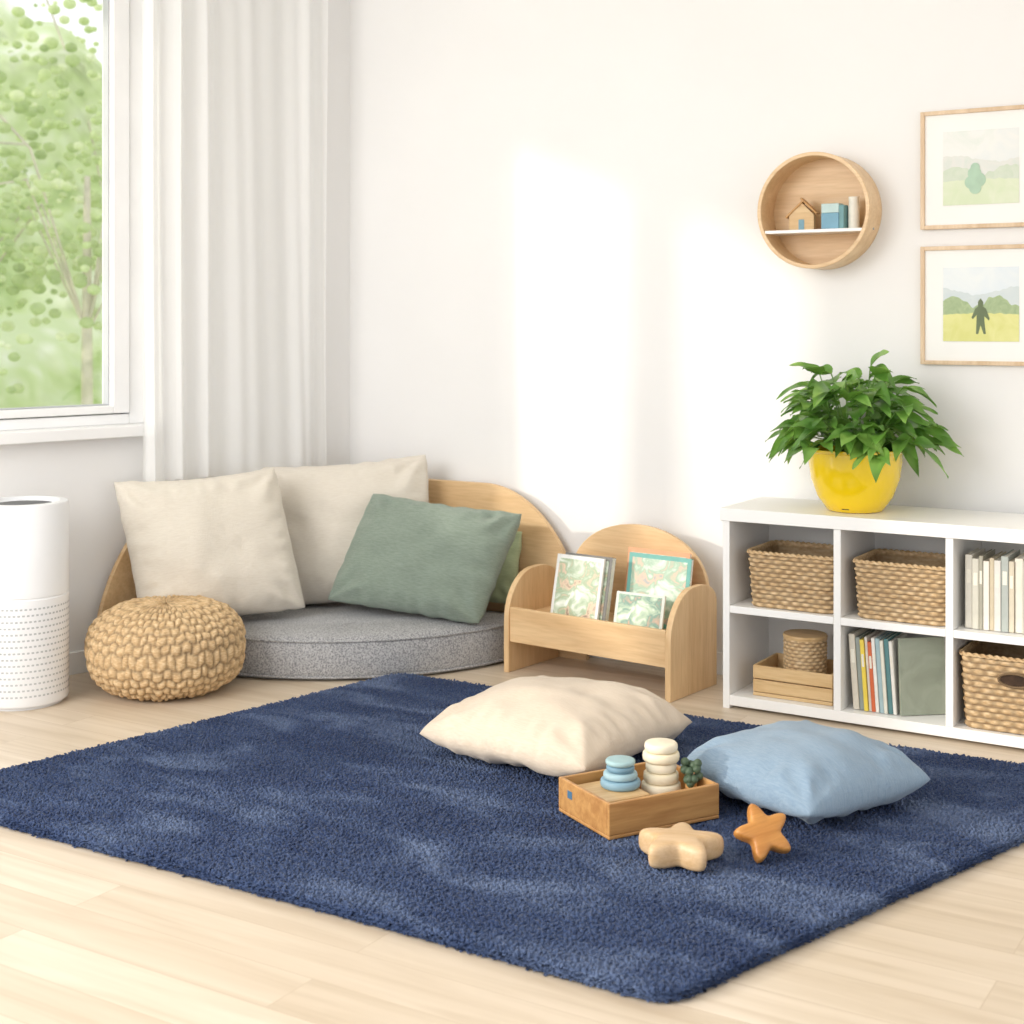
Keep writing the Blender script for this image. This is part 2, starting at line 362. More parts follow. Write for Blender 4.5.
# ---------------------------------------------------------------- rug
def rug():
    A=S(-.43,5.46);B=S(1.812,4.165);Cc=S(.310,2.835);D=S(-1.7059,4.065)
    A,B,Cc,D=[np.array(p) for p in (A,B,Cc,D)]
    cen=(A+B+Cc+D)/4
    def outline(inset,r=.06,n=8,sub=30):
        P=[A,D,Cc,B]; pts=[]
        for i in range(4):
            p=P[i];a=P[i-1];b=P[(i+1)%4]
            da=(a-p)/np.linalg.norm(a-p); db=(b-p)/np.linalg.norm(b-p)
            for k in range(n+1):
                t=k/n
                q=(1-t)**2*(p+da*r)+2*t*(1-t)*p+t*t*(p+db*r); pts.append(q)
            nxt=b+ (p-b)/np.linalg.norm(p-b)*r
            s0=p+db*r
            for k in range(1,sub): pts.append(s0+(nxt-s0)*k/sub)
        pts=np.array(pts)
        d=pts-cen; L_=np.linalg.norm(d,axis=1,keepdims=True)
        return pts-d/L_*inset*1.25
    o1=outline(.012);n=len(o1)
    V=[];F=[]
    for ins,z in ((.010,0.002),(.006,.012),(.014,.021),(.03,.024)):
        for p in outline(ins): V.append((p[0]-cen[0],p[1]-cen[1],z))
    for l in range(3):
        for i in range(n): F.append((l*n+i,l*n+(i+1)%n,(l+1)*n+(i+1)%n,(l+1)*n+i))
    F.append(tuple(range(3*n,4*n))); F.append(tuple(range(n))[::-1])
    e=group('blue_shag_rug',T(cen[0],cen[1],0))
    mk('backing',V,F,M_rug,e)
    poly=outline(.012)
    lo=poly.min(0);hi=poly.max(0); sp=.0076
    gx,gy=np.meshgrid(np.arange(lo[0],hi[0],sp),np.arange(lo[1],hi[1],sp)); P=np.stack([gx.ravel(),gy.ravel()],1)
    P+=np.random.uniform(-.6,.6,P.shape)*sp
    inside=np.zeros(len(P),bool); j=len(poly)-1
    for i in range(len(poly)):
        xi,yi=poly[i];xj,yj=poly[j]
        c=((yi>P[:,1])!=(yj>P[:,1]))&(P[:,0]<(xj-xi)*(P[:,1]-yi)/(yj-yi+1e-12)+xi)
        inside^=c; j=i
    P=P[inside]
    lean=np.random.normal(0,.0045,P.shape); hz=np.random.uniform(.008,.0125,len(P)); z0=np.full(len(P),.018)
    ed=[];el=[];ez=[];eh=[]
    for rep in range(7):
        z=.003+.003*rep
        for i in range(n):
            p=o1[i];q=o1[(i+1)%n]; seg=np.linalg.norm(q-p); m=max(1,int(seg/.006))
            t_=(q-p)/seg; nrm=np.array([-t_[1],t_[0]]); 
            if np.dot(nrm,p-cen)<0: nrm=-nrm
            for k in range(m):
                ed.append(p+(q-p)*(k+random.random())/m); el.append(nrm*random.uniform(.005,.010)+np.random.normal(0,.003,2)); ez.append(z); eh.append(random.uniform(.0,.006))
    P=np.vstack([P,np.array(ed)]); lean=np.vstack([lean,np.array(el)]); z0=np.concatenate([z0,np.array(ez)]); hz=np.concatenate([hz,np.array(eh)])
    m=len(P); rad=np.random.uniform(.005,.0072,m); ang=np.random.uniform(0,2*PI,m)
    Vv=np.zeros((m,6,3))
    top=np.zeros((m,3)); top[:,:2]=P+lean; top[:,2]=z0+hz
    tl=np.random.normal(0,.0010,(m,3))
    for k in range(3):
        a=ang+2*PI*k/3
        Vv[:,k,0]=P[:,0]+rad*np.cos(a); Vv[:,k,1]=P[:,1]+rad*np.sin(a); Vv[:,k,2]=z0
        Vv[:,3+k,0]=top[:,0]+rad*.62*np.cos(a); Vv[:,3+k,1]=top[:,1]+rad*.62*np.sin(a); Vv[:,3+k,2]=top[:,2]+tl[:,k]
    Vv[:,:,0]-=cen[0];Vv[:,:,1]-=cen[1]; Vv[:,:,2]=np.maximum(Vv[:,:,2],.001)
    base=(np.arange(m)*6)[:,None]
    quads=np.concatenate([base+np.array([0,1,4,3]),base+np.array([1,2,5,4]),base+np.array([2,0,3,5])],0)
    tris=base+np.array([3,4,5])
    me=bpy.data.meshes.new('pile'); me.vertices.add(m*6); me.vertices.foreach_set('co',Vv.ravel())
    nl=quads.size+tris.size; me.loops.add(nl); me.loops.foreach_set('vertex_index',np.concatenate([quads.ravel(),tris.ravel()]))
    np_=len(quads)+len(tris); me.polygons.add(np_)
    ls=np.concatenate([np.arange(len(quads))*4,quads.size+np.arange(len(tris))*3])
    me.polygons.foreach_set('loop_start',ls)
    me.update(calc_edges=True); me.validate()
    me.materials.append(M_rug)
    o=bpy.data.objects.new('pile',me); link(o,e)
rug()

# ---------------------------------------------------------------- pillows
def pillow(name,W,H,Th,mat,M,seed=0,n=80,flat=1.0,wr=1.0,pinch=.035,sag=0,shear=0):
    V=[];F=[]
    for s in (1,-1):
        k0=len(V)
        for j in range(n+1):
            for i in range(n+1):
                u=-1+2*i/n; v=-1+2*j/n
                u=math.sin(u*PI/2)*.5+u*.5; v=math.sin(v*PI/2)*.5+v*.5
                t=max(0,(1-abs(u)**2.6)*(1-abs(v)**2.6))**.48
                k=(abs(u)*abs(v))**6
                x=W/2*u*(1-pinch*(1-v*v)**.8)*(1-.035*k); y=H/2*v*(1-pinch*(1-u*u)**.8)*(1-.035*k)
                x+=shear*y
                p=Vector((x*5,y*5,seed*7.3+s*2))
                w=noise.noise(p)*.5+.26*noise.noise(p*2.3)
                cu,cv=1-abs(u),1-abs(v)
                a=math.atan2(cv+1e-4,cu+1e-4); r=math.hypot(cu,cv)
                cr=math.sin(a*8+seed+(2 if u>0 else 0)+(3 if v>0 else 0)+3*noise.noise(p*.5))*math.exp(-((r-.36)/.22)**2)
                ee=min(cu,cv); along=(x if cv<cu else y)
                eg=noise.noise(Vector((along*22,seed*2.,s*3.)))*math.exp(-((ee-.14)/.13)**2)
                d=wr*( .030*w*t + .008*cr*min(1,t*1.5)+.010*eg*min(1,t*1.6))
                z=s*(Th/2*t*(flat if s<0 else 1)+d)
                if min(cu,cv)<1e-4: z=0
                yy=y-sag*(1-u*u)*max(0,v)*H
                V.append((x+.004*wr*noise.noise(Vector((y*20,seed,1.)))*abs(u),yy+.004*wr*noise.noise(Vector((x*20,seed,5.)))*abs(v),z))
        for j in range(n):
            for i in range(n):
                a=k0+j*(n+1)+i; f=(a,a+1,a+n+2,a+n+1)
                F.append(f if s>0 else f[::-1])
    o=mk(name,V,F,mat,None,M,smooth=True)
    bm=bmesh.new(); bm.from_mesh(o.data)
    bmesh.ops.remove_doubles(bm,verts=bm.verts,dist=.0004); bm.to_mesh(o.data); bm.free()
    o.data.polygons.foreach_set('use_smooth',[True]*len(o.data.polygons))
    return o
def stand(X,Y,z,psi,lean,roll):
    x,y=S(X,Y); return T(x,y,z)@RZ(psi+31.5)@RX(90-lean)@RZ(roll)
pillow('cream_throw_pillow',.64,.58,.27,M_cream,stand(-1.17,5.63,.475,20,14,3),1,sag=.03,shear=-.12,wr=1.4)
pillow('cream_throw_pillow',.78,.60,.23,M_cream2,stand(-.715,5.99,.480,0,12,4),2,sag=.03,wr=1.4)
pillow('sage_green_throw_pillow',.655,.47,.23,M_sage,stand(-.345,5.75,.41,-14,24,-6),3,shear=.18,wr=1.4,sag=.02)
pillow('pale_green_pillow',.34,.30,.09,M_sage2,stand(-.12,5.93,.35,-28,14,0),4,n=32)
x,y=S(.14,4.42); pillow('beige_floor_pillow',.62,.62,.255,M_beige,T(x,y,.107)@RZ(-5),5,flat=.6,pinch=.03,wr=1.3)
x,y=S(.80,3.99); pillow('blue_floor_pillow',.50,.50,.235,M_blue,T(x,y,.102)@RZ(-22),6,flat=.6,pinch=.03,wr=1.2)

# ---------------------------------------------------------------- corner seat
def corner_seat():
    e=group('corner_reading_seat',T(CX,WY,0))
    la=np.array([-.246,-.9693]); nn=np.array([.9693,-.246]); off=.045
    R=.35
    t=(-off-(nn*off)[1])/la[1]; cor=nn*off+la*t
    endL=cor+la*1.245; endR=cor+np.array([1.20,0])
    path=[]
    aL=cor+la*R; aR=cor+np.array([R,0])
    for k in range(18): path.append(endL+(aL-endL)*k/18)
    for k in range(17):
        q=k/16; path.append((1-q)**2*aL+2*q*(1-q)*cor+q*q*aR)
    for k in range(1,19): path.append(aR+(endR-aR)*k/18)
    path=np.array(path); d=np.linalg.norm(np.diff(path,axis=0),axis=1); s=np.concatenate([[0],np.cumsum(d)]); Lt=s[-1]
    q=np.linspace(0,1,121); q=.5-.5*np.cos(PI*q); ss=q*Lt
    px=np.interp(ss,s,path[:,0]);py=np.interp(ss,s,path[:,1])
    tx=np.gradient(px);ty=np.gradient(py);l=np.hypot(tx,ty);nx,ny=ty/l,-tx/l
    th=.026; a=.48;Hm=.675; V=[];F=[]
    for i in range(len(ss)):
        de=min(ss[i],Lt-ss[i]); h=Hm*(1-(max(0,1-de/a))**2.0)**.5 if de<a else Hm
        h=max(h,.02)
        for (o,zz) in ((0,0),(th,0),(th,h-.004),(th*.5,h),(0,h-.004)):
            V.append((px[i]+nx[i]*o,py[i]+ny[i]*o,zz))
    m=5
    for i in range(len(ss)-1):
        for k in range(m):
            F.append((i*m+k,i*m+(k+1)%m,(i+1)*m+(k+1)%m,(i+1)*m+k))
    F.append(tuple(range(m))); F.append(tuple(range((len(ss)-1)*m,len(ss)*m))[::-1])
    o=mk('curved_backrest',V,F,M_birch,e)
    bm=bmesh.new(); bm.from_mesh(o.data); bmesh.ops.recalc_face_normals(bm,faces=bm.faces); bm.to_mesh(o.data); bm.free()
    out=[]
    c0=cor+nn*.045+np.array([.0,-.045])
    R2=.93
    for k in range(8):
        q=k/7; p=(1-q)**2*np.array([.35,0])+q*q*la*.35; out.append(c0+p)
    a0=math.atan2(la[1],la[0])+2*PI
    for k in range(49):
        an=a0+(2*PI-a0)*k/48
        out.append(c0+R2*np.array([math.cos(an),math.sin(an)]))
    out=np.array(out)
    for _ in range(3):
        out=np.concatenate([(.75*out+.25*np.roll(out,-1,0))[:,None],(.25*out+.75*np.roll(out,-1,0))[:,None]],1).reshape(-1,2)
    cen=out.mean(0); n=len(out)
    rows=[(.03,.004),(.008,.012),(.0,.035),(-.004,.085),(.0,.125),(.008,.148),(.03,.163),(.10,.172),(.3,.176)]
    V=[];F=[]
    dd=out-cen; ln=np.linalg.norm(dd,axis=1,keepdims=True)
    for ins,z in rows:
        p=out-dd/ln*ins
        for k in range(n): V.append((p[k,0],p[k,1],z+.003*noise.noise(Vector((p[k,0]*9,p[k,1]*9,z*9)))))
    for r in range(len(rows)-1):
        for k in range(n): F.append((r*n+k,r*n+(k+1)%n,(r+1)*n+(k+1)%n,(r+1)*n+k))
    V.append((cen[0],cen[1],.178)); c_=len(V)-1
    for k in range(n): F.append((c_,(len(rows)-1)*n+k,(len(rows)-1)*n+(k+1)%n))
    F.append(tuple(range(n))[::-1])
    o=mk('seat_cushion',V,F,M_graycush,e,smooth=True)
    bm=bmesh.new(); bm.from_mesh(o.data); bmesh.ops.recalc_face_normals(bm,faces=bm.faces); bm.to_mesh(o.data); bm.free()
    for z,ins,nm in ((.150,-.001,'piping_top'),(.016,-.001,'piping_bottom')):
        p=out-dd/ln*(.006+ins); tube(nm,[(a,b,z) for a,b in np.vstack([p,p[:1]])],.005,M_graycush,e)
corner_seat()

# ---------------------------------------------------------------- pouf
def pouf():
    x,y=S(-1.262,5.30); R=.275;H=.315
    rows=15;sr=7;st=52;ss_=8
    nv=rows*sr;nu=st*ss_; V=[];F=[];A=[]
    for j in range(nv+1):
        v=j/nv; ph=-PI/2+PI*v
        cx=math.copysign(abs(math.cos(ph))**.62,math.cos(ph)); sz=math.copysign(abs(math.sin(ph))**.8,math.sin(ph))
        r=R*cx; z=H/2+H/2*sz
        row=v*rows; kr=math.floor(row-1e-9)
        for i in range(nu):
            u=i/nu; an=2*PI*u
            cs,sn=math.cos(an),math.sin(an)
            rw=row+.16*math.sin(2*PI*u*st*.5)+.25*noise.noise(Vector((cs*5,sn*5,row*.4)))
            k2=math.floor(rw); fr=rw-k2
            wob=.35*noise.noise(Vector((cs*7,sn*7,row*.5)))
            ph1=u*st+.5*(k2%2)+wob
            fx=ph1-math.floor(ph1)-.5
            a=max(0,1-(abs(fx)/.5)**2.6)**.6
            b=max(0,1-(abs(fr-.5)/.5)**2.4)**.6
            hh=a*b*(1+.3*noise.noise(Vector((math.floor(ph1)*1.7,k2*2.3,0))))
            d=.013*hh*min(1,cx*1.6)+.006*noise.noise(Vector((cs*6,sn*6,row*.5)))
            nr=math.cos(ph) ; nz=math.sin(ph)
            V.append(((r+d*nr)*cs,(r+d*nr)*sn,max(.001,z+d*nz))); A.append(min(1,.1+hh*1.1))
    for j in range(nv):
        for i in range(nu):
            F.append((j*nu+i,j*nu+(i+1)%nu,(j+1)*nu+(i+1)%nu,(j+1)*nu+i))
    mk('knitted_jute_pouf',V,F,M_jute,None,T(x,y,0.0),smooth=True,attr=A)
pouf()

# ---------------------------------------------------------------- air purifier
def purifier():
    x,y=S(-1.735,5.14); e=group('air_purifier',T(x,y,0)@RZ(31.5))
    R=.158;H=.71
    lathe('body',[(.0,0.0),(R-.02,0),(R-.02,.012),(R-.003,.014),(R,.022),(R,.38),(R-.003,.383),(R-.003,.386),(R,.389),(R,H-.012),(R-.004,H-.002),(R-.012,H),(R-.03,H),(R-.034,H-.02),(R-.05,H-.022),(0,H-.022)],M_plastic,e,segs=96)
    lathe('top_grille',[(0,H-.0215),(R-.055,H-.0215),(R-.055,H-.012),(R-.07,H-.010),(0,H-.010)],M_gray,e,segs=48)
    V=[];F=[]
    for r in range(15):
        z=.05+r*.0215
        if z>.37: break
        for k in range(64):
            a=2*PI*(k+.5*(r%2))/64; da=.028; hz=.003; RR=R+.0006
            b=len(V)
            for (aa,zz) in ((a-da,z-hz),(a+da,z-hz),(a+da,z+hz),(a-da,z+hz)): V.append((RR*math.cos(aa),RR*math.sin(aa),zz))
            F.append((b,b+1,b+2,b+3))
    mk('vent_slots',V,F,M_slot,e)
    box('control_panel',(-.045,-R+.045,H-.010,.045,-R+.075,H-.006),M_slot,e,bevel=.001)
purifier()

# ---------------------------------------------------------------- wicker
def wicker(name,w,d,h,M,parent=None,nstake=56,rows=12,taper=.93,mat=None,hole=False):
    e=group(name,M) if parent is None else parent
    mat=mat or M_wick
    def per(u,sc):
        r=.035; W=w/2*sc; D=d/2*sc
        segs=[('l',(-W+r,-D),(W-r,-D)),('a',(W-r,-D+r),-PI/2),('l',(W,-D+r),(W,D-r)),('a',(W-r,D-r),0),('l',(W-r,D),(-W+r,D)),('a',(-W+r,D-r),PI/2),('l',(-W,D-r),(-W,-D+r)),('a',(-W+r,-D+r),PI)]
        ln=[ (math.dist(s[1],s[2]) if s[0]=='l' else r*PI/2) for s in segs]; t=u*sum(ln)
        for s,l in zip(segs,ln):
            if t<=l or s is segs[-1]:
                if s[0]=='l':
                    q=t/l; x=s[1][0]+(s[2][0]-s[1][0])*q; y=s[1][1]+(s[2][1]-s[1][1])*q
                    dx,dy=(s[2][0]-s[1][0])/l,(s[2][1]-s[1][1])/l; return x,y,dy,-dx
                a=s[2]+t/r; return s[1][0]+r*math.cos(a),s[1][1]+r*math.sin(a),math.cos(a),math.sin(a)
            t-=l
    nu=nstake*5; sr=5; nv=rows*sr
    V=[];F=[];A=[]
    def ring(v,z,inner=False):
        row=v*rows; k=math.floor(row-1e-9); fr=row-k
        for i in range(nu):
            u=i/nu; x,y,nx,ny=per(u,taper+(1-taper)*v)
            wv=math.cos(PI*(u*nstake+(k%2))); b=abs(math.sin(PI*fr))**.6
            hh=b*(.5+.5*wv)
            dd=(.0055*hh+.002*b if not inner else -.006)
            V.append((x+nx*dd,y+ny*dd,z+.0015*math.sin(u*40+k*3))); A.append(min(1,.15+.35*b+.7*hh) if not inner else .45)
    for j in range(nv+1): ring(j/nv,h*j/nv*.94)
    for k in range(9):
        an=PI*k/8
        for i in range(nu):
            u=i/nu; x,y,nx,ny=per(u,1.0); br=.5+.5*abs(math.sin(PI*(u*nstake*1.0+k*.18)))
            dd=.006+.010*br*math.cos(an-0)*1.0 - .004
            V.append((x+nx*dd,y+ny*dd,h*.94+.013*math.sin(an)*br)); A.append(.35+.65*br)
    ring(1,h*.9,True); ring(.1,h*.06,True)
    tot=nv+1+9+2
    for j in range(tot-1):
        for i in range(nu):
            F.append((j*nu+i,j*nu+(i+1)%nu,(j+1)*nu+(i+1)%nu,(j+1)*nu+i))
    F.append(tuple(range((tot-1)*nu,tot*nu))); F.append(tuple(range(nu))[::-1])
    mk('woven_body',V,F,mat,e,smooth=True,attr=A)
    if hole:
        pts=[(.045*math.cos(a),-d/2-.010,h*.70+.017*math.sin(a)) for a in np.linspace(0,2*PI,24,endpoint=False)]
        prism('handle_hole_shade',[(p[0],p[2]) for p in pts],'y',-d/2-.0095,-d/2-.004,M_soil_shade,e,bevel=0)  # dark disc on the weave stands in for shade inside the hand hole
        tube('handle_binding',[(p[0]*1.12,-d/2-.010,(p[2]-h*.70)*1.25+h*.70) for p in pts+[pts[0]]],.004,M_wick,e)
    return e

# ---------------------------------------------------------------- cube shelf
SX0,SX3=-2.013,-.80; SF,SB=4.69,5.07; STOP=.696
DV=[-1.603,-1.232]
def shelf():
    e=group('white_cube_storage_shelf',T(SX0,SF,0))
    W=SX3-SX0; D=SB-SF; t=.025
    bl=[(-.008,-.006,.652,W+.008,D,STOP),(0,0,0,t,D,.652),(W-t,0,0,W,D,.652),(t,0,.012,W-t,D,.047)]
    xs=[t]+[v-SX0 for v in DV]+[W-t]
    for i,v in enumerate(DV):
        a=v-SX0; bl.append((a-.0125,.001,.047,a+.0125,D-.01,.652))
    for i in range(3):
        a=xs[i]+(0 if i==0 else .0125); b=xs[i+1]-(0 if i==2 else .0125)
        bl.append((a,.001,.333,b,D-.01,.358))
    box('carcass',bl,M_white,e,bevel=.0018)
    box('back_panel',(t,D-.012,.047,W-t,D-.002,.652),M_white,e,bevel=0)
shelf()
wicker('wicker_basket',.315,.27,.195,T(-1.775,4.845,.359))
wicker('wicker_basket',.315,.27,.195,T(-1.397,4.845,.359))
wicker('wicker_basket',.345,.29,.245,T(-1.03,4.85,.048),hole=True)
e=group('wooden_crate',T(-1.775,4.84,.048))
w_,d_,h_=.285,.22,.105
box('slats',[(-w_/2,-d_/2,0,w_/2,d_/2,.012),(-w_/2,-d_/2,.014,w_/2,-d_/2+.010,.056),(-w_/2,-d_/2,.060,w_/2,-d_/2+.010,h_),(-w_/2,d_/2-.01,.012,w_/2,d_/2,h_),(-w_/2,-d_/2+.01,.012,-w_/2+.01,d_/2-.01,h_),(w_/2-.01,-d_/2+.01,.012,w_/2,d_/2-.01,h_)],M_crate,e,bevel=.002)
def canister():
    e=group('woven_canister',T(-1.772,4.85,.061)); R=.072;H=.185;V=[];F=[];A=[]
    rows=15;sr=5;st=34;nu=st*6;nv=rows*sr
    for j in range(nv+1):
        row=j/sr; k=math.floor(row-1e-9); fr=row-k
        for i in range(nu):
            u=i/nu; b=abs(math.sin(PI*fr))**.6;hh=b*(.5+.5*math.cos(PI*(u*st+(k%2))))
            r=R+.004*hh; V.append((r*math.cos(2*PI*u),r*math.sin(2*PI*u),H*j/nv)); A.append(min(1,.3+.4*b+.5*hh))
    for j in range(nv):
        for i in range(nu): F.append((j*nu+i,j*nu+(i+1)%nu,(j+1)*nu+(i+1)%nu,(j+1)*nu+i))
    F.append(tuple(range(nu))[::-1])
    mk('woven_side',V,F,M_wick,e,smooth=True,attr=A)
    lathe('lid',[(0,H-.004),(R+.003,H-.004),(R+.005,H+.004),(R+.002,H+.010),(0,H+.012)],M_crate,e)
canister()
BC={}
def bookmat(c):
    if c not in BC: BC[c]=plain('book_cloth_%d_%d_%d'%c,c,.55,.03,30)
    return BC[c]
def book(parent,nm,w,h,d,c,M):
    g=bpy.data.objects.new(nm,None); g.matrix_world=M; link(g,parent)
    t=.002
    o=box('cover',[(0,0,0,t,d,h),(w-t,0,0,w,d,h),(t,0,0,w-t,t*1.3,h)],bookmat(c),g,bevel=.0006)
    box('pages',(t,t*1.4,.004,w-t,d-.004,h-.004),M_cov,g,bevel=0)
    if random.random()<.6:
        box('spine_label',(w*.2,-.0004,h*.62,w*.8,.0002,h*.8),bookmat((236,230,214)),g,bevel=0)
def books_row(name,x,y,z,specs,M=None):
    e=group(name,T(x,y,z)); cx=0
    for i,(w,h,d,c,tilt) in enumerate(specs):
        book(e,'book_%d'%(i+1),w,h,d,c,T(cx,random.uniform(0,.012),0)@RY(tilt)); cx+=w+.0012+abs(math.sin(math.radians(tilt)))*.004
books_row('row_of_books',-1.560,4.725,.049,[(.02,.250,.17,(214,206,190),-4),(.015,.240,.17,(150,158,152),-4),(.013,.235,.17,(238,212,84),-4),(.009,.245,.17,(226,220,210),-4),(.013,.230,.17,(214,108,66),-4),(.011,.245,.17,(240,236,228),-4),(.014,.245,.17,(170,194,198),-4),(.011,.24,.17,(232,228,214),-4),(.015,.245,.17,(92,136,138),-4),(.011,.24,.17,(238,234,226),-4)])
e=group('green_picture_book',T(-1.398,4.728,.049)@RZ(40)@RX(-4))
box('cover',(0,0,0,.158,.014,.252),watercolor('green_gray_cover',[(146,152,134),(158,164,146),(172,176,158)],10),e)
box('pages',(.002,.002,.002,.160,.012,.250),M_cov,e,bevel=0)
books_row('row_of_books',-1.195,4.735,.360,[(.022,.235,.17,(224,218,204),0),(.02,.225,.17,(208,204,190),0),(.012,.235,.17,(170,166,150),0),(.018,.22,.17,(234,228,216),0),(.014,.23,.17,(204,190,164),0),(.02,.225,.17,(222,218,210),0),(.022,.24,.17,(176,182,176),0),(.016,.225,.17,(214,204,182),0),(.025,.235,.17,(232,226,212),0),(.018,.23,.17,(196,192,180),0),(.02,.24,.17,(220,214,200),0)])

# ---------------------------------------------------------------- plant
def plant():
    x,y=-1.597,4.86; e=group('potted_plant',T(x,y,STOP+.001))
    pr=[(0,0),(.088,0),(.096,.004),(.128,.05),(.150,.11),(.158,.165),(.158,.200),(.162,.204),(.162,.212),(.156,.214),(.152,.210),(.150,.185),(0,.185)]
    lathe('yellow_pot',pr,M_yellow,e,segs=72)
    lathe('soil',[(0,.1855),(.147,.1855),(.10,.192),(0,.196)],M_soil_shade,e,segs=32)
    box('drain_mark',(-.012,-.1035,.012,.012,-.0985,.020),M_soil_shade,e,bevel=.001)
    rnd=random.Random(11); V=[];F=[]; stems=[]
    def leaf(p,dirv,Lf,Wf,up,droop):
        d=dirv.normalized(); sd=d.cross(up)
        if sd.length<.05: sd=Vector((1,0,0))
        sd.normalize(); nu_=sd.cross(d).normalized(); k=len(V); ns=10
        for i in range(ns+1):
            q=i/ns; wv=Wf/2*(math.sin(PI*q**.62))**.8*(1-q*.08)
            if i==ns: wv=.0004
            c=p+d*(Lf*q)-Vector((0,0,1))*(droop*q*q*Lf)
            cup=.28*wv; wav=.004*math.sin(q*9+k)
            V.extend([tuple(c-sd*wv+nu_*(cup+wav)),tuple(c-sd*wv*.5+nu_*cup*.35),tuple(c),tuple(c+sd*wv*.5+nu_*cup*.35),tuple(c+sd*wv+nu_*(cup-wav))])
        for i in range(ns):
            for m in range(4):
                a=k+i*5+m; F.append((a,a+1,a+6,a+5))
    nst=54
    for s in range(nst):
        az=2*PI*s*0.381966+rnd.uniform(-.2,.2); f=(s+.5)/nst
        el=math.radians(86-74*f**.85+rnd.uniform(-6,6))
        Ls=rnd.uniform(.175,.235)*(1.12 if el>.8 else .97)
        p0=Vector((.07*math.cos(az)*rnd.random(),.07*math.sin(az)*rnd.random(),.19))
        dr=Vector((math.cos(az)*math.cos(el),math.sin(az)*math.cos(el),math.sin(el)))
        pts=[]
        for q in range(7):
            t=q/6; pts.append(p0+dr*Ls*t+Vector((0,0,1))*(.05*math.sin(PI*t*.6)-.06*t*t*math.cos(el)))
        stems.append(pts)
        for q in (2,3,4,5,6,6):
            if q<4 and rnd.random()<.45: continue
            base=pts[q]; a2=az+rnd.uniform(-1.2,1.2)
            e2=el*.35+rnd.uniform(-.45,.3)
            d2=Vector((math.cos(a2)*math.cos(e2),math.sin(a2)*math.cos(e2),math.sin(e2)))
            leaf(base,d2,rnd.uniform(.09,.138),rnd.uniform(.050,.070),Vector((rnd.uniform(-.5,.5),rnd.uniform(-.9,.2),1)),rnd.uniform(.2,.7))
    V2=[(a,min(b,.255),c) for a,b,c in V]
    mk('leaves',V2,F,M_leaf,e,smooth=True)
    cu=bpy.data.curves.new('stems','CURVE'); cu.dimensions='3D'; cu.bevel_depth=.0022; cu.bevel_resolution=1
    for pts in stems:
        sp=cu.splines.new('POLY'); sp.points.add(len(pts)-1)
        for i,p in enumerate(pts): sp.points[i].co=(p.x,min(p.y,.25),p.z,1)
    cu.materials.append(plain('stem_green',(116,154,76),.5,.1)); link(bpy.data.objects.new('stems',cu),e)
plant()

# ---------------------------------------------------------------- book rack
def rack():
    e=group('wooden_book_display_rack',T(-2.935,4.728,0)@RZ(-6))
    W,D=.745,.33
    def side():
        p=[(0,0),(D,0),(D,.31)]
        for k in range(1,9):
            a=PI/2*k/8; p.append((D-.12+.12*math.cos(a),.31+.075*math.sin(a)))
        for k in range(1,13):
            a=PI/2+PI/2*k/12; p.append((.17+.17*math.cos(a),.20+.185*math.sin(a)))
        return p
    prism('side_left',side(),'x',0,.024,M_birchz,e)
    prism('side_right',side(),'x',W-.024,W,M_birchz,e)
    bp=[(.0245,.05),(W-.0245,.05),(W-.0245,.33)]
    a0_,a1_=.095,W-.0245; mc=(a0_+a1_)/2; hw=(a1_-a0_)/2
    for k in range(1,24):
        a=PI*k/24; bp.append((mc+hw*math.cos(a) ,.31+.255*math.sin(a)**.85))
    bp.append((a0_,.30)); bp.append((.0245,.26))
    prism('back_panel',bp,'y',D-.022,D-.002,M_birch,e)
    box('front_board',(.0245,.006,.118,W-.0245,.024,.250),M_birch,e,bevel=.003)
    box('bottom_shelf',(.0245,.0245,.118,W-.0245,D-.0225,.14),M_birch,e,bevel=.002)
    box('middle_ledge',(.0245,.1605,.1405,W-.0245,D-.0225,.215),M_birch,e,bevel=.002)
    box('front_step',(.0245,.0245,.1405,W-.0245,.1595,.215),M_birch,e,bevel=.002)
    wc1=watercolor('cover_meadow',[(240,242,234),(206,216,196),(158,180,146),(222,196,170),(150,128,108)],20)
    wc2=watercolor('cover_forest',[(232,238,228),(186,204,176),(120,156,140),(206,170,146)],24)
    wc3=watercolor('cover_teal',[(246,244,236),(212,224,208),(160,190,166),(220,190,168),(140,166,176)],16)
    def pb(nm,x,y,z,w,h,t,lean,rot,ec,art):
        g=bpy.data.objects.new(nm,None); g.matrix_world=T(x,y,z)@RZ(rot)@RX(-lean); link(g,e)
        box('cover',(0,0,0,w,t,h),bookmat(ec),g,bevel=.001)
        box('cover_art',(w*.06,-.0008,h*.06,w*.94,.0002,h*.94),art,g,bevel=0)
        box('pages',(.003,.002,.002,w+.0004,t-.002,h-.002),M_cov,g,bevel=0)
    pb('picture_book_1',.170,.065,.217,.215,.245,.012,13,0,(232,232,228),wc1)
    pb('picture_book_2',.193,.083,.217,.215,.250,.026,13,0,(120,118,114),wc1)
    pb('picture_book_3',.470,.045,.217,.20,.140,.010,14,4,(216,220,210),wc2)
    pb('picture_book_4',.435,.170,.217,.27,.262,.014,10,0,(112,176,166),wc3)
    pb('picture_book_5',.415,.190,.217,.27,.277,.010,10,0,(220,158,118),wc3)
rack()

